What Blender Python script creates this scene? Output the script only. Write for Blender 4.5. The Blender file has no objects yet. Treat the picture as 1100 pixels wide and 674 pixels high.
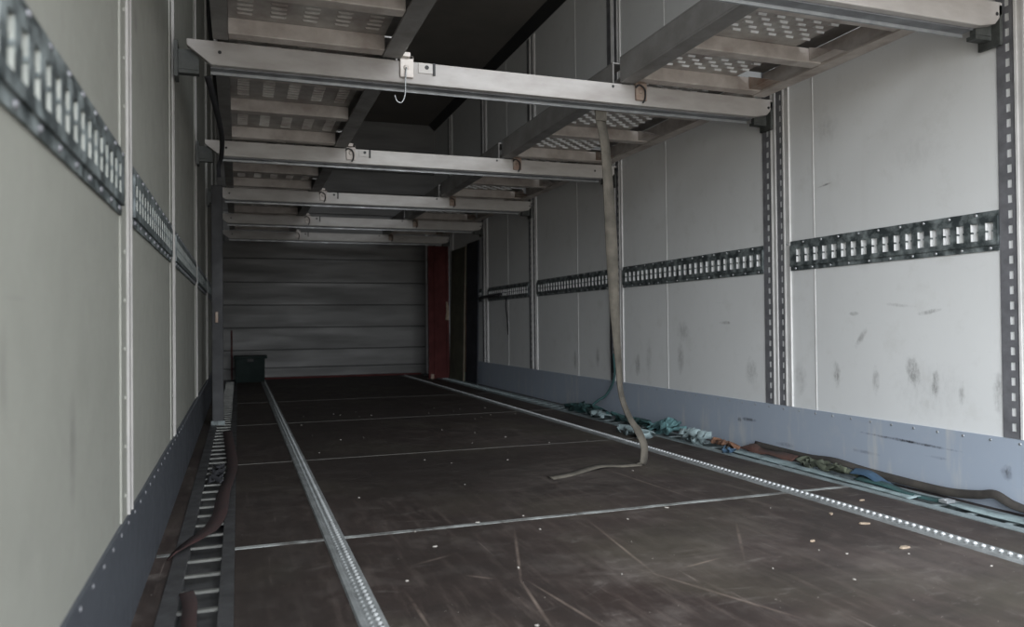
import bpy, math, random
from mathutils import Vector, Matrix
random.seed(7)
PI = math.pi
scene = bpy.context.scene
COL = scene.collection

# ------------------------------------------------------------------ camera
yaw, pitch, roll = 0.3421, 0.0127, -0.0105
F = Vector((math.sin(yaw)*math.cos(pitch), math.cos(yaw)*math.cos(pitch), math.sin(pitch)))
R0 = Vector((math.cos(yaw), -math.sin(yaw), 0)); U0 = R0.cross(F)
Rr = math.cos(roll)*R0 + math.sin(roll)*U0
Ur = -math.sin(roll)*R0 + math.cos(roll)*U0
cam = bpy.data.cameras.new('camera'); cam_o = bpy.data.objects.new('camera', cam); COL.objects.link(cam_o)
m = Matrix((Rr, Ur, -F)).transposed().to_4x4(); m.translation = Vector((0.2119, 0.0, 0.5974))
cam_o.matrix_world = m
cam.sensor_width = 36; cam.lens = 825.9/1100*36; cam.clip_start = 0.01
cam.dof.use_dof = True; cam.dof.focus_distance = 2.9; cam.dof.aperture_fstop = 3.6
scene.camera = cam_o
# ------------------------------------------------------------------ world: overcast sky seen through the open rear doorway
REAR = -0.12; W = 2.46; H = 3.0; FRONT = 9.05
SKY_LOW, SKY_HIGH = 2.6, 5.2
world = bpy.data.worlds.new('overcast_sky'); scene.world = world; world.use_nodes = True
wn = world.node_tree.nodes; wl = world.node_tree.links; wn.clear()
wo = wn.new('ShaderNodeOutputWorld'); bg = wn.new('ShaderNodeBackground'); tc = wn.new('ShaderNodeTexCoord')
# brightest part of the overcast lies high behind and to the left of the camera; low behind it the yard is dull
dt = wn.new('ShaderNodeVectorMath'); dt.operation = 'DOT_PRODUCT'; dt.inputs[1].default_value = Vector((-.40, -.80, .45)).normalized()
nrm = wn.new('ShaderNodeVectorMath'); nrm.operation = 'NORMALIZE'
wl.new(tc.outputs['Generated'], nrm.inputs[0]); wl.new(nrm.outputs[0], dt.inputs[0])
glow = wn.new('ShaderNodeMapRange'); glow.interpolation_type = 'SMOOTHERSTEP'
glow.inputs['From Min'].default_value = .25; glow.inputs['From Max'].default_value = 1.0
glow.inputs['To Min'].default_value = SKY_LOW; glow.inputs['To Max'].default_value = SKY_HIGH
wl.new(dt.outputs['Value'], glow.inputs['Value'])
sep = wn.new('ShaderNodeSeparateXYZ'); ramp = wn.new('ShaderNodeValToRGB'); mr = wn.new('ShaderNodeMapRange')
wl.new(nrm.outputs[0], sep.inputs[0]); wl.new(sep.outputs['Z'], mr.inputs['Value'])
mr.inputs['From Min'].default_value = -1; mr.inputs['From Max'].default_value = 1
wl.new(mr.outputs[0], ramp.inputs[0])
e = ramp.color_ramp.elements
e[0].position = 0.49; e[0].color = (0.36, 0.35, 0.33, 1)
e[1].position = 0.54; e[1].color = (0.90, 0.95, 1.0, 1)
wl.new(glow.outputs[0], bg.inputs['Strength'])
wl.new(ramp.outputs[0], bg.inputs['Color'])
wl.new(bg.outputs[0], wo.inputs[0])
pl = bpy.data.lights.new('doorway_portal', 'AREA'); pl.shape = 'RECTANGLE'; pl.size = W; pl.size_y = H
pl.cycles.is_portal = True
plo = bpy.data.objects.new('doorway_portal', pl); COL.objects.link(plo)
plo.location = (W/2, REAR-0.01, H/2); plo.rotation_euler = (PI/2, 0, 0)
vs = scene.view_settings
vs.view_transform = 'Standard'; vs.look = 'None'; vs.gamma = 1; vs.use_curve_mapping = False
vs.exposure = 1.09

# ------------------------------------------------------------------ mesh helper
class MB:
    def __init__(s): s.v = []; s.f = []; s.m = []; s.sm = []
    def add(s, vs_, fs_, mi=0, smooth=False):
        b = len(s.v); s.v += [tuple(v) for v in vs_]
        for f in fs_: s.f.append([b+i for i in f]); s.m.append(mi); s.sm.append(smooth)
    def box(s, x0, x1, y0, y1, z0, z1, mi=0):
        x0, x1 = min(x0, x1), max(x0, x1)
        v = [(x0,y0,z0),(x1,y0,z0),(x1,y1,z0),(x0,y1,z0),(x0,y0,z1),(x1,y0,z1),(x1,y1,z1),(x0,y1,z1)]
        s.add(v, [(0,3,2,1),(4,5,6,7),(0,1,5,4),(1,2,6,5),(2,3,7,6),(3,0,4,7)], mi)
    def prism_y(s, prof, y0, y1, mi=0):          # profile of (x,z) extruded along y
        n = len(prof)
        s.add([(x,y0,z) for x,z in prof]+[(x,y1,z) for x,z in prof],
              [tuple(range(n))[::-1], tuple(range(n,2*n))]+[(i,(i+1)%n,(i+1)%n+n,i+n) for i in range(n)], mi)
    def prism_x(s, prof, x0, x1, mi=0):          # profile of (y,z)
        n = len(prof)
        s.add([(x0,y,z) for y,z in prof]+[(x1,y,z) for y,z in prof],
              [tuple(range(n)), tuple(range(n,2*n))[::-1]]+[(i,(i+1)%n,(i+1)%n+n,i+n)[::-1] for i in range(n)], mi)
    def dome(s, c, r, n, h, seg=8, mi=0):        # flattened rivet head at c facing n
        n = Vector(n).normalized(); a = n.orthogonal().normalized(); b = n.cross(a); c = Vector(c)
        vs_ = []; fs_ = []
        for k, (rr, hh) in enumerate(((1,0),(.8,.65),(.4,.95))):
            for i in range(seg):
                t = 2*PI*i/seg; vs_.append(c+r*rr*(a*math.cos(t)+b*math.sin(t))+n*h*hh)
        vs_.append(c+n*h)
        for k in range(2):
            for i in range(seg): fs_.append((k*seg+i, k*seg+(i+1)%seg, (k+1)*seg+(i+1)%seg, (k+1)*seg+i))
        for i in range(seg): fs_.append((2*seg+i, 2*seg+(i+1)%seg, 3*seg))
        s.add(vs_, fs_, mi, True)
    def disc(s, c, r, n, h, seg=14, mi=0):
        n = Vector(n).normalized(); a = n.orthogonal().normalized(); b = n.cross(a); c = Vector(c)
        vs_ = [c+k*h*n+r*(a*math.cos(2*PI*i/seg)+b*math.sin(2*PI*i/seg)) for k in (0,1) for i in range(seg)]
        s.add(vs_, [tuple(range(seg))[::-1], tuple(range(seg,2*seg))]+[(i,(i+1)%seg,(i+1)%seg+seg,i+seg) for i in range(seg)], mi)
    def tube(s, pts, r, seg=8, mi=0):
        pts = [Vector(p) for p in pts]; base = len(s.v); rings = []
        up = None
        for i, p in enumerate(pts):
            d = (pts[min(i+1,len(pts)-1)]-pts[max(i-1,0)]).normalized()
            if up is None: up = d.orthogonal().normalized()
            up = (up-d*up.dot(d)).normalized(); b = d.cross(up)
            rr = r[i] if isinstance(r, (list,tuple)) else r
            rings.append([p+rr*(up*math.cos(2*PI*k/seg)+b*math.sin(2*PI*k/seg)) for k in range(seg)])
        vs_ = [q for g in rings for q in g]; fs_ = []
        for i in range(len(pts)-1):
            for k in range(seg): fs_.append((i*seg+k, i*seg+(k+1)%seg, (i+1)*seg+(k+1)%seg, (i+1)*seg+k))
        fs_.append(tuple(range(seg))[::-1]); fs_.append(tuple(range((len(pts)-1)*seg, len(pts)*seg)))
        s.add(vs_, fs_, mi, True)
    def ribbon(s, pts, wdir, w, t=0.003, mi=0):
        """webbing band with real thickness: pts centre line, wdir width direction per point (or one)"""
        pts = [Vector(p) for p in pts]; n = len(pts); vs_ = []
        for i, p in enumerate(pts):
            d = (pts[min(i+1,n-1)]-pts[max(i-1,0)]).normalized()
            wd = Vector(wdir[i] if isinstance(wdir, list) else wdir)
            wd = (wd-d*wd.dot(d)); wd = wd.normalized() if wd.length > 1e-4 else d.orthogonal().normalized()
            nn = d.cross(wd); ww = (w[i] if isinstance(w, list) else w)/2
            vs_ += [p-wd*ww-nn*t/2, p+wd*ww-nn*t/2, p+wd*ww+nn*t/2, p-wd*ww+nn*t/2]
        fs_ = []
        for i in range(n-1):
            for k in range(4): fs_.append((i*4+k, i*4+(k+1)%4, (i+1)*4+(k+1)%4, (i+1)*4+k))
        fs_ += [(3,2,1,0), ((n-1)*4,(n-1)*4+1,(n-1)*4+2,(n-1)*4+3)]
        s.add(vs_, fs_, mi, True)
    def build(s, name, mats, parent=None, loc=(0,0,0), bevel=0):
        me = bpy.data.meshes.new(name); L = Vector(loc)
        me.from_pydata([tuple(Vector(v)-L) for v in s.v], [], s.f); me.update()
        if not isinstance(mats, (list,tuple)): mats = [mats]
        for mm in mats: me.materials.append(mm)
        for p_, mi, sm in zip(me.polygons, s.m, s.sm): p_.material_index = mi; p_.use_smooth = sm
        o = bpy.data.objects.new(name, me); COL.objects.link(o)
        if parent is not None:
            o.parent = parent; o.location = L-parent.location
        else: o.location = L
        if bevel:
            bv = o.modifiers.new('bevel', 'BEVEL'); bv.width = bevel; bv.segments = 2; bv.limit_method = 'ANGLE'
        return o

def tag(o, label, cat, group=None, kind=None):
    o['label'] = label; o['category'] = cat
    if group: o['group'] = group
    if kind: o['kind'] = kind
    return o
def thing(name, label, cat, loc, group=None):
    o = bpy.data.objects.new(name, None); COL.objects.link(o); o.location = loc
    o.empty_display_size = .1
    return tag(o, label, cat, group)
def smooth_path(pts, k=6):
    P = [Vector(p) for p in pts]; out = []
    for i in range(len(P)-1):
        p0 = P[max(i-1,0)]; p1 = P[i]; p2 = P[i+1]; p3 = P[min(i+2,len(P)-1)]
        for j in range(k):
            t = j/k
            out.append(.5*((2*p1)+(-p0+p2)*t+(2*p0-5*p1+4*p2-p3)*t*t+(-p0+3*p1-3*p2+p3)*t**3))
    out.append(P[-1]); return out

# ------------------------------------------------------------------ materials
class NT:
    def __init__(s, name):
        s.mat = bpy.data.materials.new(name); s.mat.use_nodes = True
        s.t = s.mat.node_tree; s.n = s.t.nodes; s.l = s.t.links
        s.b = s.n['Principled BSDF']
        s.co = s.n.new('ShaderNodeTexCoord').outputs['Object']
    def lk(s, a, b): s.l.new(a, b)
    def mapc(s, scale=(1,1,1), rot=(0,0,0), loc=(0,0,0), src=None):
        m_ = s.n.new('ShaderNodeMapping'); m_.inputs['Scale'].default_value = scale
        m_.inputs['Rotation'].default_value = rot; m_.inputs['Location'].default_value = loc
        s.lk(src or s.co, m_.inputs[0]); return m_.outputs[0]
    def noise(s, scale, detail=4, rough=.55, src=None, dist=0):
        x = s.n.new('ShaderNodeTexNoise'); x.inputs['Scale'].default_value = scale
        x.inputs['Detail'].default_value = detail; x.inputs['Roughness'].default_value = rough
        x.inputs['Distortion'].default_value = dist
        s.lk(src or s.co, x.inputs['Vector']); return x.outputs['Fac']
    def rng(s, v, a, b, c=0, d=1):
        x = s.n.new('ShaderNodeMapRange'); x.inputs['From Min'].default_value = a; x.inputs['From Max'].default_value = b
        x.inputs['To Min'].default_value = c; x.inputs['To Max'].default_value = d; s.lk(v, x.inputs['Value']); return x.outputs[0]
    def math(s, op, a, b=None):
        x = s.n.new('ShaderNodeMath'); x.operation = op
        for i, q in enumerate((a, b)):
            if q is None: continue
            if isinstance(q, (int,float)): x.inputs[i].default_value = q
            else: s.lk(q, x.inputs[i])
        return x.outputs[0]
    def mix(s, fac, a, b):
        x = s.n.new('ShaderNodeMix'); x.data_type = 'RGBA'
        if isinstance(fac, (int,float)): x.inputs[0].default_value = fac
        else: s.lk(fac, x.inputs[0])
        for i, q in ((6,a),(7,b)):
            if isinstance(q, tuple): x.inputs[i].default_value = (*q, 1)
            else: s.lk(q, x.inputs[i])
        return x.outputs[2]
    def col(s, c):
        if isinstance(c, tuple): s.b.inputs['Base Color'].default_value = (*c, 1)
        else: s.lk(c, s.b.inputs['Base Color'])
    def rough(s, r):
        if isinstance(r, (int,float)): s.b.inputs['Roughness'].default_value = r
        else: s.lk(r, s.b.inputs['Roughness'])
    def bump(s, h, strength=.3, dist=.002):
        x = s.n.new('ShaderNodeBump'); x.inputs['Strength'].default_value = strength; x.inputs['Distance'].default_value = dist
        s.lk(h, x.inputs['Height']); s.lk(x.outputs[0], s.b.inputs['Normal'])

def simple(name, c1, c2, scale=6, rough=.5, metal=0, bump=.2, lo=.35, hi=.7, stretch=(1,1,1)):
    t = NT(name); co = t.mapc(stretch)
    n = t.noise(scale, 6, .6, co); t.col(t.mix(t.rng(n, lo, hi), c1, c2))
    t.rough(t.rng(n, .3, .7, max(rough-.1,.05), min(rough+.12,1))); t.b.inputs['Metallic'].default_value = metal
    if bump: t.bump(t.noise(scale*8, 3), bump, .001)
    return t.mat

def wall_mat(name, base, dirt, scuffs, scuffcol=(.10,.095,.09), streak=.1):
    """painted sheet with its own scuff marks: each mark an ellipse at its own place on the sheet (y, z)"""
    t = NT(name)
    n1 = t.noise(1.3, 5, .6); n2 = t.noise(9, 5, .65)
    c = t.mix(t.rng(n1, .3, .75, 0, .5), base, tuple(b*.86 for b in base))
    c = t.mix(t.rng(n2, .55, .85, 0, .35), c, dirt)
    st = t.noise(1, 5, .6, t.mapc((1, 14, 2.2)))
    c = t.mix(t.rng(st, .56, .8, 0, streak), c, dirt)
    # fine random scratches
    sc = t.noise(1, 3, .6, t.mapc((1, 5, 60), (0.35,0,0)))
    sc2 = t.noise(2.1, 2, .5)
    scr = t.math('MULTIPLY', t.rng(sc, .70, .76), t.rng(sc2, .5, .6))
    c = t.mix(t.math('MULTIPLY', scr, .30), c, scuffcol)
    if scuffs:
        grain = t.rng(t.noise(1, 4, .7, t.mapc((1, 70, 30))), .42, .58)
        edge = t.noise(35, 3, .6)
        tot = None
        for (y, z, ry, rz, ang, s_) in scuffs:
            sub = t.n.new('ShaderNodeVectorMath'); sub.operation = 'SUBTRACT'
            t.lk(t.co, sub.inputs[0]); sub.inputs[1].default_value = (0, y, z)
            m_ = t.mapc((0, 1/ry, 1/rz), (0,0,0), (0,0,0), t.mapc((1,1,1), (ang,0,0), (0,0,0), sub.outputs[0]))
            ln = t.n.new('ShaderNodeVectorMath'); ln.operation = 'LENGTH'; t.lk(m_, ln.inputs[0])
            f = t.rng(t.math('ADD', ln.outputs['Value'], t.math('MULTIPLY', t.math('SUBTRACT', edge, .5), 1.2)), .35, 1.15, s_, 0)
            tot = f if tot is None else t.math('MAXIMUM', tot, f)
        g2 = t.math('ADD', t.math('MULTIPLY', grain, .6), .4)
        c = t.mix(t.math('MULTIPLY', tot, g2), c, scuffcol)
    t.col(c); t.rough(t.rng(n2, .3, .7, .42, .6)); t.bump(n1, .12, .004)
    return t.mat

R_SC = [(2.458,.381,.018,.045,0,.6),(2.259,.369,.018,.052,0,.35),(2.089,.410,.030,.056,.3,.6),(1.997,.370,.016,.051,0,.8),
 (1.897,.353,.014,.040,0,.45),(1.765,.358,.019,.064,0,.45),(2.669,.353,.035,.072,0,.25),(3.002,.358,.042,.065,0,.35),
 (2.328,.528,.014,.046,-.7,.45),(2.364,.621,.028,.008,0,.5),(2.015,.622,.049,.008,.15,.5),(2.149,.648,.062,.007,-.1,.3),
 (2.498,1.367,.068,.053,0,.18),(2.508,1.146,.039,.004,.1,.7),(3.2,.589,.042,.009,0,.8),(3.578,.545,.064,.05,0,.3),
 (4.083,.342,.029,.061,0,.7),(3.609,.399,.032,.086,0,.4),(3.949,.386,.033,.108,0,.3),(4.987,.332,.024,.073,0,.6),
 (4.626,.366,.028,.068,0,.5),(2.017,.35,.152,.096,0,.12),(2.057,1.179,.118,.065,0,.1)]
S_SC = [(2.123,.162,.201,.005,-.02,1),(3.016,.136,.056,.009,0,.9),(3.087,.128,.014,.011,0,.9),(1.739,.118,.021,.023,0,.7),
 (2.31,.093,.06,.007,0,.4),(2.759,.056,.06,.009,0,.4),(1.988,.124,.044,.005,0,.4)]
L_SC = [(1.181,.437,.024,.085,0,.42),(.858,.551,.014,.05,0,.35),(.946,.363,.057,.029,0,.12),(1.892,1.278,.033,.042,.1,.5),
 (1.958,1.205,.073,.088,0,.12),(1.137,.661,.04,.06,0,.1),(.894,.628,.051,.003,0,.2)]
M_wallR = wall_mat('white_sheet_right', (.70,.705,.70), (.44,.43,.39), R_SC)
M_wallL = wall_mat('dimmed_white_sheet_left', (.275,.275,.243), (.20,.19,.16), L_SC)  # same sheet as the right wall, its weaker light put into a darker colour
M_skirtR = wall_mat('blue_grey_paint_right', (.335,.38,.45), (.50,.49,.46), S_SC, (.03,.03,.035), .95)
M_skirtL = wall_mat('dimmed_blue_grey_paint_left', (.060,.066,.077), (.04,.04,.04), None, (.03,.03,.03), .4)  # left copy of the skirt paint, darkened to carry the dimmer side
M_roof = simple('grimy_roof_sheet', (.16,.15,.135), (.24,.22,.20), 2, .6)
M_white = simple('white_aluminium', (.66,.65,.64), (.52,.51,.50), 8, .4, .0, .15)
M_galv = simple('galvanised_steel', (.40,.41,.42), (.25,.26,.27), 14, .42, .55, .3)
M_track = simple('dirty_dark_steel', (.045,.055,.057), (.24,.27,.27), 26, .5, .2, .8, .42, .68)
M_hook = simple('grimy_hook_steel', (.035,.038,.036), (.09,.095,.09), 20, .6, .2, .6)
M_slotl = simple('dimmed_slot_metal_left', (.36,.37,.34), (.24,.25,.23), 16, .6, 0, 0)  # left copy of the slot metal, dimness put into its colour
M_ribl = simple('dimmed_rib_metal_left', (.34,.325,.31), (.26,.25,.24), 8, .6, 0, .15)  # left ribs coloured darker than the right ones to look less lit
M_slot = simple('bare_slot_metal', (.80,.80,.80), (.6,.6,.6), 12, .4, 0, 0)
M_post = simple('grey_post_steel', (.22,.22,.235), (.13,.13,.14), 14, .5, .3, .3)
M_beam0 = simple('dimmed_beam_metal', (.42,.40,.385), (.32,.295,.28), 5, .6, 0, .2, stretch=(1,1,3))  # nearest two beams coloured darker to offset their stronger lighting
M_beam = simple('painted_beam_metal', (.52,.50,.475), (.41,.38,.36), 5, .6, 0, .2, stretch=(1,1,3))
M_beam2 = simple('beam_underside_metal', (.20,.21,.22), (.13,.13,.14), 8, .5, .3)
M_deck = simple('dull_deck_metal', (.58,.53,.49), (.33,.28,.25), 7, .55, .1, .4)
M_plate = simple('deck_plate_metal', (.46,.44,.41), (.28,.24,.22), 9, .55, .15, .4)
M_rail = simple('deck_side_rail_metal', (.28,.27,.26), (.18,.17,.16), 6, .55, .3)
M_rust = simple('rusty_brown_steel', (.25,.16,.12), (.38,.33,.28), 18, .7, .1, .5)
M_black = simple('black_rubber', (.012,.012,.013), (.03,.03,.03), 9, .6, 0)
M_studl = simple('dull_stud_metal', (.30,.31,.31), (.20,.205,.205), 12, .6, 0, 0)
M_alu = simple('worn_floor_aluminium', (.20,.21,.21), (.11,.115,.115), 12, .75, 0, .4)
M_alub = simple('polished_stud_metal', (.85,.86,.87), (.6,.62,.63), 12, .3, .3, 0)
M_lad = simple('dull_floor_channel', (.085,.085,.088), (.045,.045,.045), 12, .5, .4, .4)
M_rung = simple('worn_rung_metal', (.19,.19,.175), (.09,.09,.085), 18, .4, .4, .2)
M_laddR = simple('faded_mint_channel', (.26,.31,.32), (.16,.18,.18), 12, .5, .2, .4)
M_red = simple('dark_red_paint', (.075,.009,.008), (.04,.007,.007), 6, .85, 0, .3)
M_plank = simple('grey_plank_metal', (.145,.142,.138), (.10,.098,.095), 3, .55, .1, .2, stretch=(.4,1,3))
M_olive = simple('olive_board', (.11,.115,.075), (.065,.07,.05), 4, .7)
M_green = simple('dark_green_plastic', (.004,.013,.011), (.003,.009,.008), 5, .85)
M_chip = simple('pale_wood', (.34,.27,.20), (.2,.15,.11), 30, .8)
M_grit = simple('pale_grit', (.36,.34,.31), (.22,.2,.18), 30, .8)
def webbing(name, c1, c2):
    t = NT(name); n = t.noise(14, 5, .6)
    t.col(t.mix(t.rng(n, .35, .7), c1, c2)); t.rough(.9); t.bump(t.noise(220, 2), .5, .001); return t.mat
M_beige = webbing('beige_webbing', (.105,.093,.075), (.045,.04,.032))
M_teal = webbing('teal_webbing', (.13,.25,.26), (.02,.055,.06))
M_mint = webbing('pale_mint_webbing', (.26,.33,.34), (.11,.14,.145))
M_brown = webbing('brown_webbing', (.05,.043,.036), (.025,.022,.02))
M_orange = webbing('rusty_orange_webbing', (.17,.085,.05), (.08,.045,.03))
M_rustw = webbing('brick_red_webbing', (.095,.042,.032), (.045,.03,.024))
M_olivew = webbing('olive_webbing', (.085,.095,.065), (.03,.035,.025))
M_blue = webbing('blue_webbing', (.05,.10,.17), (.03,.06,.09))
M_dteal = webbing('dark_teal_webbing', (.03,.085,.085), (.015,.035,.035))
M_redw = webbing('dark_red_webbing', (.032,.011,.010), (.018,.009,.008))
M_dark = webbing('black_webbing', (.018,.018,.022), (.03,.03,.033))

# floor: brown phenolic boards, scratched and dusty
t = NT('scratched_brown_floor_board')
n1 = t.noise(1.1, 7, .62); n2 = t.noise(7, 8, .7); n3 = t.noise(2.3, 6, .65, t.mapc((1,1,1),(0,0,0),(5,3,0)), 1.2)
c = t.mix(t.rng(n1, .35, .68), (.028,.0195,.017), (.050,.038,.034))
c = t.mix(t.rng(n2, .5, .78, 0, .7), c, (.12,.103,.093))
c = t.mix(t.rng(n3, .46, .66, 0, .85), c, (.022,.017,.015))
for k, (ang, sc, th) in enumerate(((.25, 46, .70), (-.5, 60, .71), (1.2, 55, .72), (.02, 80, .69))):
    s_ = t.noise(1, 3, .6, t.mapc((sc, 1.7, 1), (0,0,ang), (k*3.1,k,0))); msk = t.rng(t.noise(1.6+k*.4, 3, .5, t.mapc((1,1,1),(0,0,0),(k*7,2,0))), .45, .62)
    c = t.mix(t.math('MULTIPLY', t.math('MULTIPLY', t.rng(s_, th, th+.04), msk), .5), c, (.30,.25,.22))
fs = t.noise(1, 6, .7, t.mapc((34,4,1),(0,0,.75))); c = t.mix(t.rng(fs, .50, .72, 0, .55), c, (.10,.079,.069))
fs2 = t.noise(1, 5, .7, t.mapc((26,3.5,1),(0,0,-.35),(4,1,0))); c = t.mix(t.rng(fs2, .52, .70, 0, .6), c, (.022,.017,.015))
ol = t.noise(1.7, 3, .5, t.mapc((1,1,1),(0,0,0),(9,9,0))); c = t.mix(t.rng(ol, .5, .66, 0, .35), c, (.075,.068,.048))
sp = t.noise(90, 2, .5); c = t.mix(t.math('MULTIPLY', t.rng(sp, .74, .78), .7), c, (.40,.37,.33))
wv = t.noise(3.2, 5, .7, t.mapc((1.0,2.6,1),(0,0,.5)), 2.0); c = t.mix(t.rng(wv, .60, .78, 0, .45), c, (.21,.19,.175))
def fmask(x_, y_, rx, ry, ang, amp, lo, hi, wob, wn_):
    sub = t.n.new('ShaderNodeVectorMath'); sub.operation = 'SUBTRACT'; t.lk(t.co, sub.inputs[0]); sub.inputs[1].default_value = (x_, y_, 0)
    q = t.mapc((1/rx, 1/ry, 0), (0,0,0), (0,0,0), t.mapc((1,1,1), (0,0,-ang), (0,0,0), sub.outputs[0]))
    ln = t.n.new('ShaderNodeVectorMath'); ln.operation = 'LENGTH'; t.lk(q, ln.inputs[0])
    return t.rng(t.math('ADD', ln.outputs['Value'], t.math('MULTIPLY', t.math('SUBTRACT', wn_, .5), wob)), lo, hi, amp, 0)
for p_ in ((.95,3.1,.75,.75,.2,.75),(.55,4.6,.6,1.6,0,.6),(.75,1.9,.28,.35,.3,.45),(.28,1.9,.17,1.6,0,.6),(1.3,5.2,.7,.8,0,.35)):      # darker patches in mid-floor and down the left side
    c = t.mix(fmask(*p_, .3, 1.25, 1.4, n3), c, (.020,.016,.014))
for p_ in ((1.35,1.72,.32,.16,.35,.26),(1.75,1.45,.3,.2,0,.26),(1.05,1.66,.22,.12,-.4,.22),(1.45,2.75,.5,.3,.9,.3),(1.6,3.9,.35,.5,0,.25)):   # pale dusty scuffing
    c = t.mix(t.math('MULTIPLY', fmask(*p_, .2, 1.2, 1.8, n2), t.rng(wv, .38, .62)), c, (.165,.143,.130))
for x_, y_, l_, a_ in ((.89,1.881,.207,-1.88),(.807,1.544,.14,-1.71),(.863,1.511,.143,-1.431),(.562,1.583,.09,-1.565),(.746,1.74,.034,-.733),
                       (1.169,1.852,.244,-1.698),(.677,1.913,.057,.408),(1.635,2.535,.257,-1.503),(1.29,1.643,.064,.26),(1.5,1.78,.16,1.0),(1.2,1.45,.2,-1.2)):
    c = t.mix(t.math('MULTIPLY', fmask(x_, y_, l_, .0045, a_, .5, .3, 1.3, 1.2, n2), t.rng(n2, .35, .6)), c, (.27,.21,.175))
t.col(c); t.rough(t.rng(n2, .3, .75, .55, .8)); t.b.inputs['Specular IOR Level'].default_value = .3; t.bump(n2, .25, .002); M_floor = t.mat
# worn joint strip
t = NT('worn_joint_strip'); n = t.noise(9, 5, .7)
t.col(t.mix(t.rng(n, .35, .68), (.07,.065,.06), (.36,.38,.37))); t.rough(.6); M_joint = t.mat
M_joint2 = simple('faint_joint_strip', (.07,.065,.06), (.12,.115,.105), 9, .7)  # darker colour for the fainter joints farther in

# ------------------------------------------------------------------ the box
def struct(name, mb, mats, bevel=0):
    o = mb.build(name, mats, bevel=bevel); o['kind'] = 'structure'; return o
T = .06
b = MB(); b.box(-.0, .05, REAR, FRONT, -.06, 0); b.box(.20, 2.26, REAR, FRONT, -.06, 0); b.box(2.41, W, REAR, FRONT, -.06, 0)
b.box(.05, .20, REAR, FRONT, -.06, -.03); b.box(2.26, 2.41, REAR, FRONT, -.06, -.03)
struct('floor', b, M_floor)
b = MB(); b.box(-T, W+T, REAR, FRONT+T, H, H+T); struct('ceiling', b, M_roof)
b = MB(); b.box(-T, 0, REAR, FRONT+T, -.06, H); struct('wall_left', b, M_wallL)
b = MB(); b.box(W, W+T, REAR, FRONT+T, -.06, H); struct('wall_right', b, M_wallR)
# front wall of horizontal planks
b = MB(); z = 0.016; zs = [0.0, .123, .326, .576, .829, 1.086, 1.354, 1.615, 1.88, 2.14, 2.40, 2.66, 3.0]
b.box(0, W, FRONT+.02, FRONT+T, -.06, H, 1); b.box(0, W, FRONT, FRONT+.02, -.06, .003, 1)
for z0, z1 in zip(zs[:-1], zs[1:]):
    b.prism_x([(FRONT+.02, z0+.003), (FRONT, z0+.006), (FRONT, z1-.006), (FRONT+.02, z1-.003)], 0, W)
struct('wall_front', b, [M_plank, M_black])
b = MB(); b.box(2.335, 2.365, FRONT-.03, FRONT, .003, 1.9); struct('trim_1', b, M_slot)
b = MB(); b.box(.135, .15, FRONT-.03, FRONT, .003, .55); struct('trim_2', b, M_red)
b = MB(); b.box(.20, 2.26, FRONT-.05, FRONT, .0, .02); struct('trim_3', b, M_red)
# roof edge cove on both sides
b = MB(); b.prism_y([(W, H-.07), (W, H), (W-.07, H)], REAR, FRONT); struct('trim_4', b, M_black)
b = MB(); b.prism_y([(0, H), (0, H-.07), (.07, H)], REAR, FRONT); struct('trim_5', b, M_black)
# skirts with rivets
def skirt(name, x, s, mat):
    b = MB(); b.box(x, x+s*.006, REAR, FRONT, 0, .225)
    y = 1.0 if s > 0 else 1.4
    while y < 8.9:
        b.dome((x+s*.006, y, .212), .0048, (s,0,0), .0022, 8, 1); y += .098
    struct(name, b, [mat, M_galv if s < 0 else M_post])
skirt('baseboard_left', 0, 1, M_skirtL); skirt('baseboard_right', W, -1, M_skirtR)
# sheet joints on the right wall and one joint per bay on the left
k = 6
for y in (2.573, 3.735, 4.926, 6.4):
    b = MB(); b.box(W-.002, W, y-.0025, y+.0025, .225, 2.95); struct('trim_%d' % k, b, M_white); k += 1

# floor joint strips across the boards
for i, (y, w_) in enumerate(((2.2, .022), (3.52, .012), (4.9, .012), (6.3, .012))):
    b = MB(); b.box(.20, 2.26, y-w_/2, y+w_/2, -.002, .0012)
    if i == 0: b.box(.008, .05, y-w_/2, y+w_/2, -.002, .0012)
    b.box(2.41, W-.008, y-w_/2, y+w_/2, -.002, .0012)
    struct('trim_%d' % k, b, M_joint if i == 0 else M_joint2); k += 1

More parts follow.
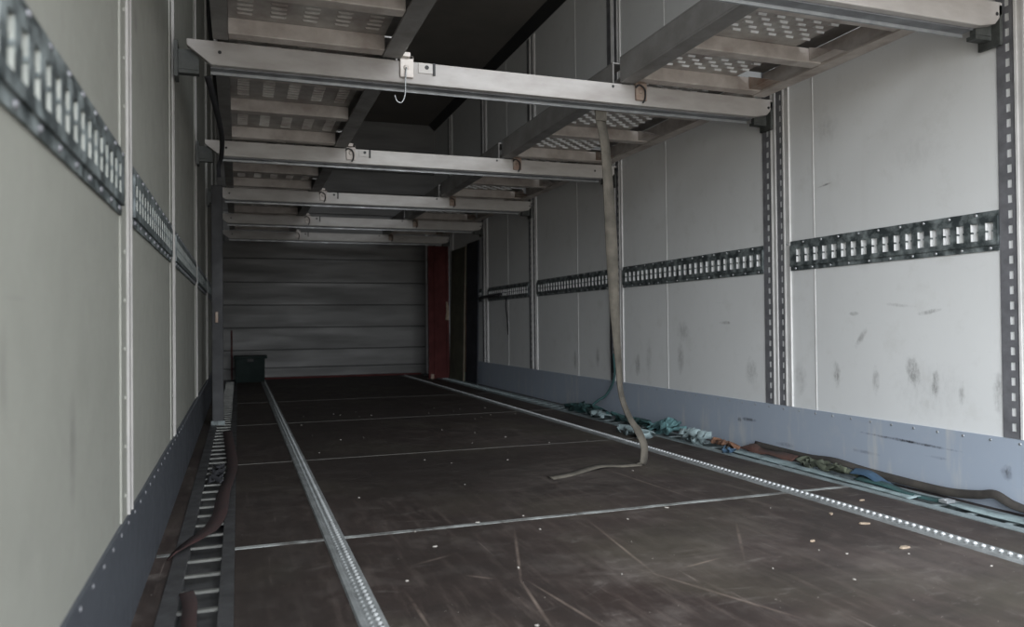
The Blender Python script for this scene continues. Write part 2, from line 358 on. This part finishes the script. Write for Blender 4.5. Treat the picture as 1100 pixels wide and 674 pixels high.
# ------------------------------------------------------------------ wall posts
PF = [1.75, 2.895, 4.43, 5.88, 7.16, 8.40]
ordinal = ['nearest the camera', 'second from the camera', 'third from the camera', 'fourth from the camera', 'fifth from the camera', 'farthest from the camera']
def post(side, i, yf):
    x = 0 if side < 0 else W; s = 1 if side < 0 else -1
    word = 'left' if side < 0 else 'right'
    loc = (x, yf-.09, .225)
    root = thing('wall_post', 'tall white-ribbed steel load post on the %s wall, %s' % (word, ordinal[i]), 'post', loc, 'load posts on the %s wall' % word)
    z0, z1 = .226, H-.08
    d = .007 if side > 0 else .008
    def slotted(ya, yb):
        b = MB(); t0, t1 = x+s*.001, x+s*(d-.004)
        hw = (yb-ya)*.13; yc = ya+(yb-ya)*.34
        b.box(t0, t1, ya, yc-hw, z0, z1); b.box(t0, t1, yc+hw, yb, z0, z1)
        z = z0
        while z < 1.62:
            b.box(t0, t1, yc-hw, yc+hw, z, z+.022); z += .047
        b.box(t0, t1, yc-hw, yc+hw, z, z1)
        b.build('slotted_strip', M_post, root, loc)
    def rib(ya, yb):
        b = MB(); b.prism_x([(0,0),(0,0),(0,0)], 0, 0) if False else None
        b = MB(); b.box(x, x+s*d, ya, ya+.008, z0, z1); b.box(x, x+s*(d-.003), ya+.008, yb-.008, z0, z1); b.box(x, x+s*d, yb-.008, yb, z0, z1)
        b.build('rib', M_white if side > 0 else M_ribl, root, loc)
    if side > 0:
        slotted(yf-.055, yf); rib(yf-.093, yf-.060); slotted(yf-.137, yf-.095); rib(yf-.18, yf-.14)
    else:
        b = MB(); b.box(x, x+.003, yf-.16, yf-.085, z0, z1)
        z = .27
        while z < 1.9: b.dome((x+.003, yf-.115, z), .005, (1,0,0), .003); z += .095
        b.build('riveted_flange', M_wallL, root, loc)
        rib(yf-.085, yf-.03)
        b = MB(); b.box(x, x+.004, yf-.03, yf, z0, z1); b.build('slotted_strip', M_post, root, loc)
for i, y in enumerate(PF):
    post(1, i, y)
    post(-1, i, y+.03)

# ------------------------------------------------------------------ slotted cargo tracks
ZT0, ZT1 = .810, .937
def track(side, y0, y1, label):
    x = 0 if side < 0 else W; s = 1 if side < 0 else -1
    d = .010; yc = (y0+y1)/2; loc = (x, yc, (ZT0+ZT1)/2)
    root = thing('cargo_track', label, 'cargo track', loc, 'cargo tracks on the %s wall' % ('left' if side < 0 else 'right'))
    b = MB(); xo = x+s*d; xi = x+s*.001
    b.box(xi, x+s*.005, y0, y1, ZT0, ZT0+.018); b.box(xi, x+s*.005, y0, y1, ZT1-.018, ZT1)
    b.box(xi, xo, y0, y1, ZT0+.018, .845); b.box(xi, xo, y0, y1, .901, ZT1-.018)
    n = int((y1-y0-.03)/.0505); p = (y1-y0-.03)/n; w = .027
    ys = y0+.015
    b.box(xi, xo, y0, ys, .845, .901)
    for k in range(n):
        a = ys+k*p
        b.box(xi, xo, a+w, a+p, .845, .901)
        # waist of the slot
        b.box(xi, xo, a, a+.0035, .870, .876); b.box(xi, xo, a+w-.004, a+w, .870, .876)
    b.box(xi, xo, ys+n*p, y1, .845, .901)
    for k in range(n):
        a = ys+k*p
        for za, zb in ((.8455,.870),(.876,.9005)):
            b.box(xi, x+s*(d-.0006), a+w-.0016, a+w+.0001, za, zb, 1)
            b.box(xi, x+s*(d-.0006), a-.0001, a+.0012, za, zb, 1)
    y = y0+.03
    while y < y1-.01:
        b.dome((x+s*.005, y+random.uniform(-.004,.004), ZT0+.009), .0055, (s,0,0), .004, 8, 2)
        b.dome((x+s*.005, y+.05+random.uniform(-.004,.004), ZT1-.009), .0055, (s,0,0), .004, 8, 2); y += .1
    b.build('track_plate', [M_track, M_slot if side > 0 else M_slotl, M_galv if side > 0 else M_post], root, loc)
rl = ['slotted steel cargo track on the right wall between the first and second posts',
      'slotted steel cargo track between the bright double post and the hanging strap',
      'slotted steel cargo track on the right wall behind and beyond the hanging beige strap',
      'slotted steel cargo track in the dim bay before the last bright right post']
for i in range(4):
    track(1, PF[i]+.002, PF[i+1]-.182, rl[i])
track(1, PF[4]+.002, PF[5]-.182, 'dark slotted cargo track on the right wall in the farthest gloomy bay')
track(-1, .25, PF[0]-.132, 'large blurred slotted cargo track on the left wall closest to the camera')
ll = ['slotted cargo track on the left wall between its first and second bright posts',
      'short-looking slotted cargo track on the left wall between its second and third posts',
      'narrow slotted cargo track on the left wall between its third and fourth posts',
      'slotted cargo track at the dark far end of the left wall']
for i in range(4): track(-1, PF[i]+.032, PF[i+1]-.132, ll[i])
track(1, .3, PF[0]-.182, 'slotted cargo track on the right wall nearest the open rear doorway')

# ------------------------------------------------------------------ cross beams
BY = [1.72, 2.807, 4.304, 5.767, 7.096, 8.33]
blab = ['thick pale cross beam at the top right corner of the picture, nearest of all',
        'widest pale cross beam spanning the picture, with clamps and a hanging wire hook',
        'second full cross beam, ending just behind the beige strap',
        'third full cross beam, below and beyond the one behind the strap',
        'fourth full cross beam, dim and short-looking, near the far end',
        'dimmest cross beam just above the grey plank wall']
def crossbeam(i, y):
    x0 = .052 if i else .06; x1 = 2.448
    zt, zb = 1.576, 1.494
    loc = ((x0+x1)/2, y, zb)
    root = thing('cross_beam', blab[i], 'cross beam', loc, 'cross beams under the loading decks')
    b = MB()
    b.prism_y([(x0,zt),(x0,zt-.022),(x0+.078,zb),(x1-.09,zb),(x1-.03,zb+.012),(x1,zb+.045),(x1,zt)][::-1], y, y+.028)
    b.box(x0+.02, x1-.02, y+.028, y+.055, zt-.02, zt)
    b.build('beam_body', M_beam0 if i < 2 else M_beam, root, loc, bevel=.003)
    b = MB(); b.box(x0+.075, x1-.09, y+.028, y+.066, zb-.004, zb+.004); b.build('lower_flange', M_beam2, root, loc)
    b = MB(); b.box(x0+.075, x1-.09, y+.066, y+.074, zb-.014, zb+.006); b.build('lip', M_galv, root, loc)
    b = MB()
    for xx in (.157, 2.425 if i != 2 else 2.30): b.disc((xx, y+.0005, 1.538), .006, (0,-1,0), .0015)
    b.disc((1.66, y+.0005, 1.562), .006, (0,-1,0), .0015)
    b.build('bolt_hole', M_black, root, loc)
    b = MB()      # hooks gripping the wall posts
    for xa, xb in ((.012, .09), (W-.09, W-.013)):
        b.box(xa, xb, y+.029, y+.050, zb-.015, zt-.03); b.box(xa, xb, y+.0295, y+.062, zb-.028, zb-.016)
        mid = xa if xa < 1 else xb-.012
        b.box(mid, mid+.012, y+.0, y+.075, zb-.05, zt-.01)
    b.build('end_hook', M_hook, root, loc)
    if i:
        b = MB(); b.box(.850, .912, y-.004, y, 1.536, 1.574); b.build('latch_plate', M_beam, root, loc)
        b = MB(); b.disc((.882, y-.004, 1.558), .008, (0,-1,0), .002); b.box(.905, .914, y-.008, y-.003, 1.530, 1.575); b.build('latch_pin', M_black, root, loc)
    return root
for i, y in enumerate(BY): crossbeam(i, y)

# ------------------------------------------------------------------ loading decks resting on the beams
ZR = 1.580
def deck(side, i, ya, yb, label):
    if side < 0: xo0, xo1, xi0, xi1, p0, p1 = .135, .185, .715, .785, .185, .715
    else: xi0, xi1, xo0, xo1, p0, p1 = 1.69, 1.76, 2.335, 2.40, 1.76, 2.22
    loc = ((xo0+xi1)/2 if side < 0 else (xi0+xo1)/2, (ya+yb)/2, ZR)
    root = thing('loading_deck', label, 'loading deck', loc, 'loading deck sections along the %s side' % ('left' if side < 0 else 'right'))
    hi = ZR+.105
    def chan(xa, xb, open_left):
        b = MB()
        b.box(xa, xb, ya, yb, ZR, ZR+.008); b.box(xa, xb, ya, yb, hi-.008, hi)
        xs = (xb-.008, xb) if open_left else (xa, xa+.008)
        b.box(xs[0], xs[1], ya, yb, ZR+.008, hi-.008)
        return b
    chan(xi0, xi1, side < 0).build('side_rail', M_rail, root, loc, bevel=.002)
    b = MB()
    if side < 0: b.box(xo0, xo1, ya, yb, ZR, ZR+.008); b.box(xo0, xo0+.008, ya, yb, ZR+.008, hi)
    else: b.box(xo0, xo1, ya, yb, ZR, ZR+.010); b.box(xo1-.008, xo1, ya, yb, ZR+.010, hi)
    b.build('side_rail', M_deck if side > 0 else M_rail, root, loc, bevel=.002)
    if side > 0:
        b = MB(); b.box(p1-.02, xo1-.008, ya+.01, yb-.01, hi+.001, hi+.006); b.build('cover_strip', M_rail, root, loc)
    # tread plate with pressed louvres
    b = MB(); zp = ZR+.062
    b.box(p0, p1, ya+.01, yb-.01, zp, zp+.005)
    ribs = [yb-.032, yb-.40 if i == 0 else yb-.56, yb-.80 if i == 0 else yb-1.08]
    cols = 5 if side < 0 else 6
    px = (p1-p0)/cols
    y = ya+.05; row = 0
    while y < yb-.1:
        near = min(abs(y+.02-r) for r in ribs)
        if near > .055:
            for c_ in range(cols):
                xc = p0+(c_+.5)*px+(0 if side < 0 else (.018 if row % 2 else -.018)); hw = .026 if side < 0 else .017
                if side < 0:
                    b.add([(xc-hw,y,zp),(xc+hw,y,zp),(xc+hw*.85,y+.001,zp-.007),(xc-hw*.85,y+.001,zp-.007),(xc-hw,y+.012,zp),(xc+hw,y+.012,zp)],
                          [(0,1,2,3),(3,2,5,4),(0,3,4),(1,5,2)], 0)
                else:
                    b.add([(xc-hw,y,zp),(xc+hw,y,zp),(xc+hw*.9,y+.002,zp-.008),(xc-hw*.9,y+.002,zp-.008),(xc-hw,y+.020,zp),(xc+hw,y+.020,zp)],
                          [(0,1,2,3),(3,2,5,4),(0,3,4),(1,5,2)], 1)
        y += .036; row += 1
    b.build('tread_plate', [M_plate, M_slot], root, loc)
    for r in ribs:
        if r < ya+.03: continue
        b = MB(); xe = p1 if side < 0 else xo0
        b.prism_x([(r-.028, ZR+.004), (r+.028, ZR+.004), (r+.028, zp), (r-.022, zp)], p0, p1 if side < 0 else xo0)
        b.build('cross_rib', M_deck, root, loc, bevel=.003)
    if side > 0:      # slanted end gussets in the open strip beside the wall
        for r in ribs:
            if r < ya+.03: continue
            b = MB(); b.prism_x([(max(r-.16, ya+.005), ZR+.010), (r-.029, ZR+.010), (r-.029, zp)], 2.275, 2.334); b.build('gusset', M_rust if r == ribs[0] else M_deck, root, loc)
    # clamps that hang over the beam at the far end
    yb_ = BY[i+1]
    for xc in ((.805,) if side < 0 else (1.785,)):
        b = MB(); b.box(xc-.025, xc+.025, yb_-.012, yb_-.001, 1.512, 1.592); b.box(xc-.025, xc+.025, yb_-.012, yb_+.012, 1.580, 1.592)
        b.box(xc-.045, xc+.01, yb_-.03, yb_-.010, 1.583, 1.60)
        b.dome((xc-.003, yb_-.012, 1.548), .011, (0,-1,0), .006, 10)
        b.build('clamp', M_deck if side < 0 else M_rust, root, loc, bevel=.002)
        if side < 0 and i == 0:
            w_ = smooth_path([(xc-.004,yb_-.02,1.545),(xc-.008,yb_-.022,1.50),(xc-.010,yb_-.02,1.445),(xc-.022,yb_-.02,1.415),(xc-.040,yb_-.02,1.418),(xc-.048,yb_-.02,1.440)], 5)
            b = MB(); b.tube(w_, .0028, 6); b.build('wire_hook', M_galv, root, loc)
        else:
            w_ = smooth_path([(xc-.03,yb_-.018,1.560),(xc-.015,yb_-.022,1.572),(xc+.01,yb_-.022,1.555),(xc+.012,yb_-.02,1.52),(xc+.002,yb_-.018,1.50)], 5)
            b = MB(); b.tube(w_, .004, 6); b.build('wire_hook', M_black, root, loc)
dl = ['loading deck section with louvred plate at the top left, above the widest beam',
      'second loading deck section on the left, between the two nearest full beams',
      'third loading deck section on the left, seen as pale ribs below the second beam',
      'fourth loading deck section on the left, dim ribs between far beams',
      'last loading deck section on the left above the plank wall']
dr = ['loading deck section with punched bright louvres at the top right by the white wall',
      'second loading deck section on the right, above the top of the hanging strap',
      'third loading deck section on the right, beyond the hanging strap',
      'fourth loading deck section on the right, small and dim near the far end',
      'last loading deck section on the right above the dark red panel']
for i in range(5):
    ya, yb = BY[i]+.06, BY[i+1]-.004
    deck(-1, i, ya, yb, dl[i]); deck(1, i, ya, yb, dr[i])

deck(-1, -1, .20, BY[0]-.004, 'unseen loading deck section added overhead on the left to shade the upper wall')  # unseen deck sections added on both sides to dim the upper walls
deck(1, -1, .20, BY[0]-.004, 'unseen loading deck section added overhead on the right to shade the upper wall')

# ------------------------------------------------------------------ floor rails and channels
M_stud = simple('polished_stud_metal', (.62,.63,.64), (.42,.43,.44), 12, .45, .2, 0)
def floor_rail(x0, x1, label, stud):
    y0, y1 = .3, 8.9; xc = (x0+x1)/2; loc = (xc, (y0+y1)/2, 0)
    root = thing('floor_rail', label, 'floor rail', loc)
    b = MB(); b.prism_y([(x0,0),(x1,0),(x1-.003,.005),(x1-.012,.006),(x1-.015,.003),(x0+.015,.003),(x0+.012,.006),(x0+.003,.005)], y0, y1)
    y = y0+.01
    while y < y1:
        b.dome((xc+.012, y, .003), .0065, (0,0,1), .0055, 8, 1); y += .0245
    y = y0+.01
    while y < 6:
        b.dome((xc-.004, y+.012, .003), .005, (0,0,1), .004, 6); y += .0245
    b.build('rail_body', [M_alu, stud], root, loc)
floor_rail(.433, .490, 'studded aluminium floor rail running down the left part of the floor', M_studl)
floor_rail(1.995, 2.060, 'studded aluminium floor rail with a row of bright dots on the right', M_stud)
def channel(x0, x1, mat, rmat, label):
    y0, y1 = .3, 8.9; loc = ((x0+x1)/2, (y0+y1)/2, 0)
    root = thing('floor_channel', label, 'floor channel', loc)
    b = MB(); b.box(x0, x1, y0, y1, -.0295, -.025)
    b.build('channel_bed', M_lad, root, loc)
    for xa, xb in ((x0+.0005, x0+.038), (x1-.032, x1-.0005)):
        b = MB(); b.box(xa, xb, y0, y1, -.0245, .004); b.build('flange', mat, root, loc, bevel=.0015)
    y = .51; 
    while y < 8.8:
        b = MB(); b.box(x0+.038, x1-.032, y-.006, y+.006, -.003, .003); b.build('rung', rmat, root, loc); y += .124
channel(.05, .20, M_lad, M_rung, 'ladder-like recessed floor channel beside the left wall')
channel(2.26, 2.41, M_laddR, M_laddR, 'ladder-like recessed floor channel under the straps by the right wall')

# ------------------------------------------------------------------ straps
# hanging beige strap
base = (1.80, 2.87, 0.0)
root = thing('hanging_strap', 'long beige webbing strap hanging from the widest beam down to the floor', 'strap', base)
b = MB(); y = 2.895
# loop over the beam, then the long drop
P = smooth_path([(1.64,2.80,1.585),(1.64,2.797,1.54),(1.642,2.797,1.46),(1.643,2.86,1.455)], 3)
P = smooth_path([(1.642,y-.005,1.575),(1.643,y,1.47),(1.662,y-.01,1.315),(1.672,y-.03,.97),(1.682,y-.035,.66),(1.694,y-.04,.43),(1.706,y-.04,.295),(1.738,y-.05,.20),(1.775,y-.05,.145),(1.800,y-.055,.085),(1.800,y-.055,.035),(1.792,y-.055,.010),(1.775,y-.045,.004)], 6)
n = len(P); wd = []; ww = []
for i_, p_ in enumerate(P):
    z = p_.z
    wd.append(Vector((1, .25*math.sin(z*6), 0)) if z > .15 else Vector((1,.15,-.15)))
    ww.append(.050 if z > .9 else (.026+(z-.3)*.04 if z > .3 else .036 if z < .16 else .028))
b.ribbon(P, wd, ww, .004); b.build('webbing', M_beige, root, base)
# the tail lying on the floor
Q = smooth_path([(1.785,2.845,.005),(1.70,2.85,.004),(1.60,2.84,.012),(1.50,2.80,.007),(1.42,2.76,.004),(1.335,2.728,.004)], 5)
b = MB(); b.ribbon(Q, Vector((-.3,1,0.15)), .036, .004); b.build('webbing_tail', M_beige, root, base)
b = MB(); yb_ = BY[1]      # loop gripping the beam
b.box(1.618, 1.668, yb_+.077, yb_+.083, 1.44, 1.60); b.box(1.618, 1.668, yb_-.006, yb_-.0015, 1.578, 1.60) if False else None
b.build('loop', M_beige, root, base)

def strap(name, label, pts, wdirs, w, mat, k=6, group=None, extra=None, t=.003):
    P = smooth_path(pts, k); base = Vector(pts[0]); base.z = 0 if base.z < .3 else base.z
    b = MB()
    if isinstance(wdirs, list):
        n = len(P); wl_ = []
        for i_ in range(n):
            q = i_/(n-1)*(len(wdirs)-1); a = int(q); a2 = min(a+1, len(wdirs)-1); f = q-a
            wl_.append(Vector(wdirs[a])*(1-f)+Vector(wdirs[a2])*f)
    else: wl_ = wdirs
    b.ribbon(P, wl_, w, t, 0)
    if extra: extra(b)
    return tag(b.build(name, mat, None, base), label, 'strap', group)
def heap(name, label, c, rx, ry, rz, n, mat, w=.04, seed=1, cat='strap'):
    rnd = random.Random(seed); pts = []; wds = []; n = int(n*1.9); w = w*.62
    for i_ in range(n):
        a = i_*2.1+rnd.uniform(-.6,.6); r = rnd.uniform(.35,1)
        pts.append((c[0]+rx*r*math.cos(a), c[1]+ry*(2*i_/(n-1)-1)+ry*.35*math.sin(a), c[2]+.012+rz*rnd.random()*(1-.5*r)))
        wds.append(Vector((rnd.uniform(-1,1), rnd.uniform(-.5,.5), rnd.uniform(.1,1))))
    return strap(name, label, pts, wds, w, mat, 6)
heap('lashing_strap', 'dark teal strap bunched at the foot of the right wall, farthest of the strap heaps', (2.33, 4.52, 0), .06, .26, .07, 13, M_dteal, .05, 3)
heap('lashing_strap', 'pale mint scrap of webbing lying on the farthest strap heap', (2.28, 4.22, .02), .04, .10, .03, 5, M_mint, .05, 4)
heap('lashing_strap', 'dark green strap crumpled behind the hanging beige strap near the right wall', (2.34, 3.95, 0), .05, .18, .06, 11, M_dteal, .045, 9)
heap('lashing_strap', 'light teal strap folded beside the bottom of the hanging beige strap', (2.16, 3.58, 0), .05, .14, .05, 8, M_mint, .055, 12)
heap('lashing_strap', 'teal strap in a bright crumpled heap just right of the hanging strap', (2.32, 3.54, .0), .06, .12, .10, 14, M_teal, .05, 21)
heap('lashing_strap', 'light teal folded strap at the right end of the bright crumpled heap', (2.30, 3.24, .0), .055, .09, .08, 10, M_mint, .055, 33)
heap('lashing_strap', 'short rusty orange strap at the end of the teal heap', (2.34, 3.05, 0), .035, .09, .05, 7, M_orange, .03, 41)
heap('lashing_strap', 'small blue scrap of webbing beside the rusty orange strap', (2.275, 2.93, 0), .02, .035, .03, 4, M_blue, .03, 44)
strap('lashing_strap', 'brick red webbing strap lying flat along the foot of the right wall', 
      [(2.385,2.96,.025),(2.38,2.90,.03),(2.372,2.84,.02),(2.375,2.72,.028),(2.38,2.62,.02)], [(1,0,.2),(1,0,.8),(1,.2,.1),(1,0,.6)], .05, M_rustw)
strap('lashing_strap', 'long dark brown strap running along the right wall foot to the picture edge',
      [(2.432,2.95,.035),(2.434,2.75,.03),(2.43,2.58,.03),(2.41,2.42,.045),(2.425,2.25,.03),(2.43,2.05,.022),(2.432,1.92,.022),(2.43,1.82,.035),(2.428,1.76,.048),(2.43,1.70,.028),(2.43,1.60,.02),(2.43,1.35,.018),(2.42,1.1,.015)],
      [(.6,0,1),(.3,0,1),(1,0,.5),(.5,0,1),(.3,0,1),(.6,0,.8),(1,0,.3),(.5,0,1)], .028, M_brown)
heap('lashing_strap', 'olive strap bunched in a clump on the brown strap by the right wall', (2.365, 2.43, 0), .04, .12, .045, 12, M_olivew, .035, 55)
strap('lashing_strap', 'short bright blue strap end coming out of the olive clump', [(2.38,2.30,.03),(2.375,2.22,.035),(2.36,2.14,.02),(2.345,2.07,.01)], [(1,0,.6),(1,0,.2)], .035, M_blue)
strap('lashing_strap', 'dark green strap running from the olive clump to the small steel buckle', [(2.365,2.26,.014),(2.345,2.12,.018),(2.335,2.02,.012),(2.335,1.93,.010),(2.34,1.87,.012)], [(1,0,.4),(1,0,0),(1,0,.2)], .035, M_dteal)
strap('lashing_strap', 'faded mint strap lying in the right floor channel, behind the steel buckle',
      [(2.33,3.0,.010),(2.325,2.8,.012),(2.335,2.6,.008),(2.32,2.45,.010),(2.31,2.3,.009),(2.315,2.1,.008),(2.31,1.95,.009)], [(1,0,0),(1,0,.2),(1,0,-.1),(1,0,.1)], .05, M_mint)
strap('lashing_strap', 'pale blue-green strap lying in the right floor channel nearest the camera',
      [(2.35,1.84,.010),(2.345,1.7,.009),(2.345,1.55,.012),(2.34,1.4,.009),(2.34,1.15,.010)], [(1,0,0),(1,0,.1),(1,0,-.1)], .055, M_mint)
root = thing('strap_buckle', 'small shiny steel buckle on the straps by the right wall', 'buckle', (2.335, 1.845, .012))
b = MB(); b.box(2.315,2.352,1.835,1.840,.012,.022); b.box(2.315,2.352,1.860,1.865,.012,.022); b.box(2.315,2.320,1.840,1.860,.012,.022); b.box(2.347,2.352,1.840,1.860,.012,.022)
b.build('frame', M_galv, root, (2.335,1.845,.012), bevel=.001)
b = MB(); b.tube([(2.318,1.850,.020),(2.349,1.850,.020)], .003, 8); b.build('bar', M_galv, root, (2.335,1.845,.012))
# thin green cord looping down to the heap behind the beige strap
strap('dark_strap', 'narrow black strap hanging down the right wall post behind the beige strap',
      [(2.435,4.36,1.42),(2.43,4.385,1.2),(2.428,4.37,.95),(2.432,4.36,.7),(2.428,4.36,.45),(2.43,4.34,.28)], (0,1,0), .03, M_dark)
b = MB(); b.tube(smooth_path([(2.428,4.33,.40),(2.43,4.33,.25),(2.41,4.40,.14),(2.37,4.44,.10),(2.34,4.47,.065)], 6), .008, 8)
tag(b.build('cord', M_dteal, None, (2.33,4.5,0)), 'thin green cord curving down from the wall into the farthest strap heap', 'cord')
# short black strap hanging from the far cargo track
strap('dark_strap', 'short black strap end dangling from the cargo track in a far right bay',
      [(2.435,6.38,.83),(2.43,6.385,.75),(2.432,6.36,.64),(2.432,6.345,.54),(2.43,6.34,.50)], (0,1,0), .022, M_dark)
strap('red_strap', 'thin rusty orange strap hanging between two dark boards in the farthest right bay',
      [(2.430,7.622,1.0),(2.424,7.625,.8),(2.416,7.618,.5),(2.408,7.622,.1)], (0,1,0), .022, M_orange)
b = MB(); b.tube(smooth_path([(2.425,7.155,.845),(2.425,7.0,.852),(2.425,6.5,.86)], 5), .014, 8)
tag(b.build('load_bar', M_dark, None, (2.42,7.2,.83)), 'dark thin load bar lying along the cargo track at the far right', 'bar')

# dark red strap and twists in the left channel
strap('lashing_strap', 'dark red strap trailing along the left floor channel',
      [(.15,4.6,.012),(.17,4.0,.010),(.185,3.4,.012),(.16,2.9,.010),(.155,2.6,.012),(.135,2.42,.010),(.105,2.3,.016),(.07,2.22,.012),(.045,2.15,.008)], [(1,0,.1),(1,0,.3),(1,0,0),(.6,.6,.4)], .045, M_redw)
strap('lashing_strap', 'dark red strap lying between the left floor channel and the wall, nearest the camera',
      [(.10,1.85,.010),(.112,1.77,.012),(.115,1.68,.010),(.12,1.55,.012),(.12,1.35,.01)], [(1,0,.1),(1,0,.4)], .03, M_redw)
heap('lashing_strap', 'dark green strap bunched on the left floor channel, in the shade', (.13, 3.25, 0), .03, .16, .03, 7, M_dark, .03, 60)

# ------------------------------------------------------------------ far left: stowed uprights, box, red panel
M_pole = simple('dark_pole_paint', (.045,.045,.048), (.025,.025,.027), 8, .7)
root = thing('upright_pole', 'dark grey upright pole standing in the left floor channel in the shade', 'pole', (.094, 4.97, 0))
b = MB(); b.box(.062,.126,4.95,4.99,.006,1.45); b.build('shaft', M_pole, root, (.094,4.97,0), bevel=.004)
b = MB(); b.box(.055,.133,4.943,4.997,.0045,.03); b.build('foot', M_track, root, (.094,4.97,0))
b = MB(); b.box(.082,.098,4.938,4.95,.62,.685); b.build('latch', M_rust, root, (.094,4.97,0), bevel=.002)
strap('dark_strap', 'black strap running slantwise down behind the left end of the widest beam',
      [(.115,2.884,1.475),(.13,3.1,1.452),(.145,3.75,1.475),(.135,4.20,1.47),(.12,4.298,1.44),(.12,4.30,1.38)], (1,.1,.1), .022, M_dark)
root = thing('storage_box', 'dark green lidded box on the floor at the far left corner', 'box', (.33, 8.72, 0))
b = MB(); b.prism_x([(8.60,.0),(8.84,0),(8.86,.25),(8.58,.25)], .18, .475); b.build('body', M_green, root, (.33,8.72,0), bevel=.006)
b = MB(); b.box(.165,.50,8.565,8.875,.25,.28); b.build('lid', M_green, root, (.33,8.72,0), bevel=.006)
b = MB(); b.box(.30,.36,8.568,8.58,.22,.262); b.build('latch', M_black, root, (.33,8.72,0))
root = thing('steel_partition', 'tall dark red steel panel standing right of the grey plank wall', 'panel', (2.29, 8.25, 0))
b = MB(); b.box(2.172,2.405,8.24,8.26,.0,1.455); b.build('sheet', M_red, root, (2.29,8.25,0))
for xa in (2.172, 2.235, 2.375):
    b = MB(); b.box(xa,xa+.03,8.222,8.24,.02,1.45); b.build('stiffener', M_red, root, (2.29,8.25,0), bevel=.003)
b = MB(); b.box(2.19,2.22,8.20,8.222,.0,.05); b.build('foot', M_rust, root, (2.29,8.25,0))
b = MB(); b.box(2.405,2.415,8.235,8.262,.0,1.455); b.build('edge_strip', M_galv, root, (2.29,8.25,0))
tagm = MB(); tagm.ribbon(smooth_path([(2.372,8.205,.84),(2.377,8.20,.80),(2.382,8.20,.72),(2.372,8.195,.64)],4), (.9,-.3,0), [.02]*4+[.03]*5+[.04]*4, .004)
tag(tagm.build('rag', M_chip, None, (2.40,8.16,.64)), 'small pale rag hanging beside the dark red panel', 'rag')
root = thing('stowed_board', 'dark olive board with a rusty edge, leaning beside the dark red panel', 'board', (2.43, 7.85, 0))
b = MB(); b.prism_y([(2.395,0),(2.41,0),(2.447,1.40),(2.432,1.40)], 7.64, 8.20); b.build('board', M_olive, root, (2.43,7.85,0))
b = MB(); b.prism_y([(2.3925,.0),(2.3955,0),(2.4325,1.40),(2.4295,1.40)], 7.64, 7.66); b.build('edge_band', M_rust, root, (2.43,7.85,0))

b = MB(); b.prism_y([(2.405,0),(2.418,0),(2.447,1.42),(2.434,1.42)], 7.20, 7.60)
M_navy = simple('navy_board', (.02,.024,.034), (.012,.014,.02), 4, .7)
tag(b.build('stowed_board', M_navy, None, (2.42,7.4,0)), 'nearly black board leaning on the right wall just beyond the last bright post', 'board')
# ------------------------------------------------------------------ litter on the floor
def chip(x, y, r, a, label, mat=M_chip, name='wood_chip', grp=None, seed=0, h=.004):
    rnd = random.Random(seed+int(x*1000)); n = 7; b = MB(); v = []
    for z_, k_ in ((0.0005,1),(h,.85)):
        for i_ in range(n):
            t_ = 2*PI*i_/n; rr = r*k_*(.7+.45*random.Random(seed*31+i_).random())
            px, py = rr*1.5*math.cos(t_), rr*.75*math.sin(t_)
            v.append((x+px*math.cos(a)-py*math.sin(a), y+px*math.sin(a)+py*math.cos(a), z_))
    b.add(v, [tuple(range(n))[::-1], tuple(range(n,2*n))]+[(i_,(i_+1)%n,(i_+1)%n+n,i_+n) for i_ in range(n)])
    return tag(b.build(name, mat, None, (x,y,0)), label, 'chip' if name == 'wood_chip' else 'crumb', grp)
chip(1.847,1.556,.014,.2,'pale wood chip at the lower right of the floor, nearest of the chips', seed=1)
chip(1.93,1.78,.012,-.3,'pale wood chip lying closest to the dotted right rail on its left side', seed=2)
chip(2.145,2.01,.008,.1,'small pale chip between the dotted right rail and the strap channel', seed=3)
chip(1.923,1.905,.008,.6,'tiny pale chip farther from the camera than the larger ones by the dotted rail', seed=4)
chip(1.667,1.69,.007,.3,'faint pale chip left of the nearest large wood chip', seed=5)
L_ = 'light speck of grit scattered on the brown floor between the two studded rails'
rnd = random.Random(5)
spots = [(1.667,3.554),(1.761,4.789),(.704,2.019),(1.528,3.819),(1.502,2.165),(.884,2.215)]
for _ in range(46):
    spots.append((rnd.uniform(.56,1.95), 1.35+4.2*rnd.random()**1.5))
for j, (x_, y_) in enumerate(spots):
    r_ = .005 if j < 6 else rnd.uniform(.0018,.0038)
    chip(x_, y_, r_, rnd.uniform(0,3), L_, M_grit, 'grit_speck', 'specks of grit on the floor', j, .003)
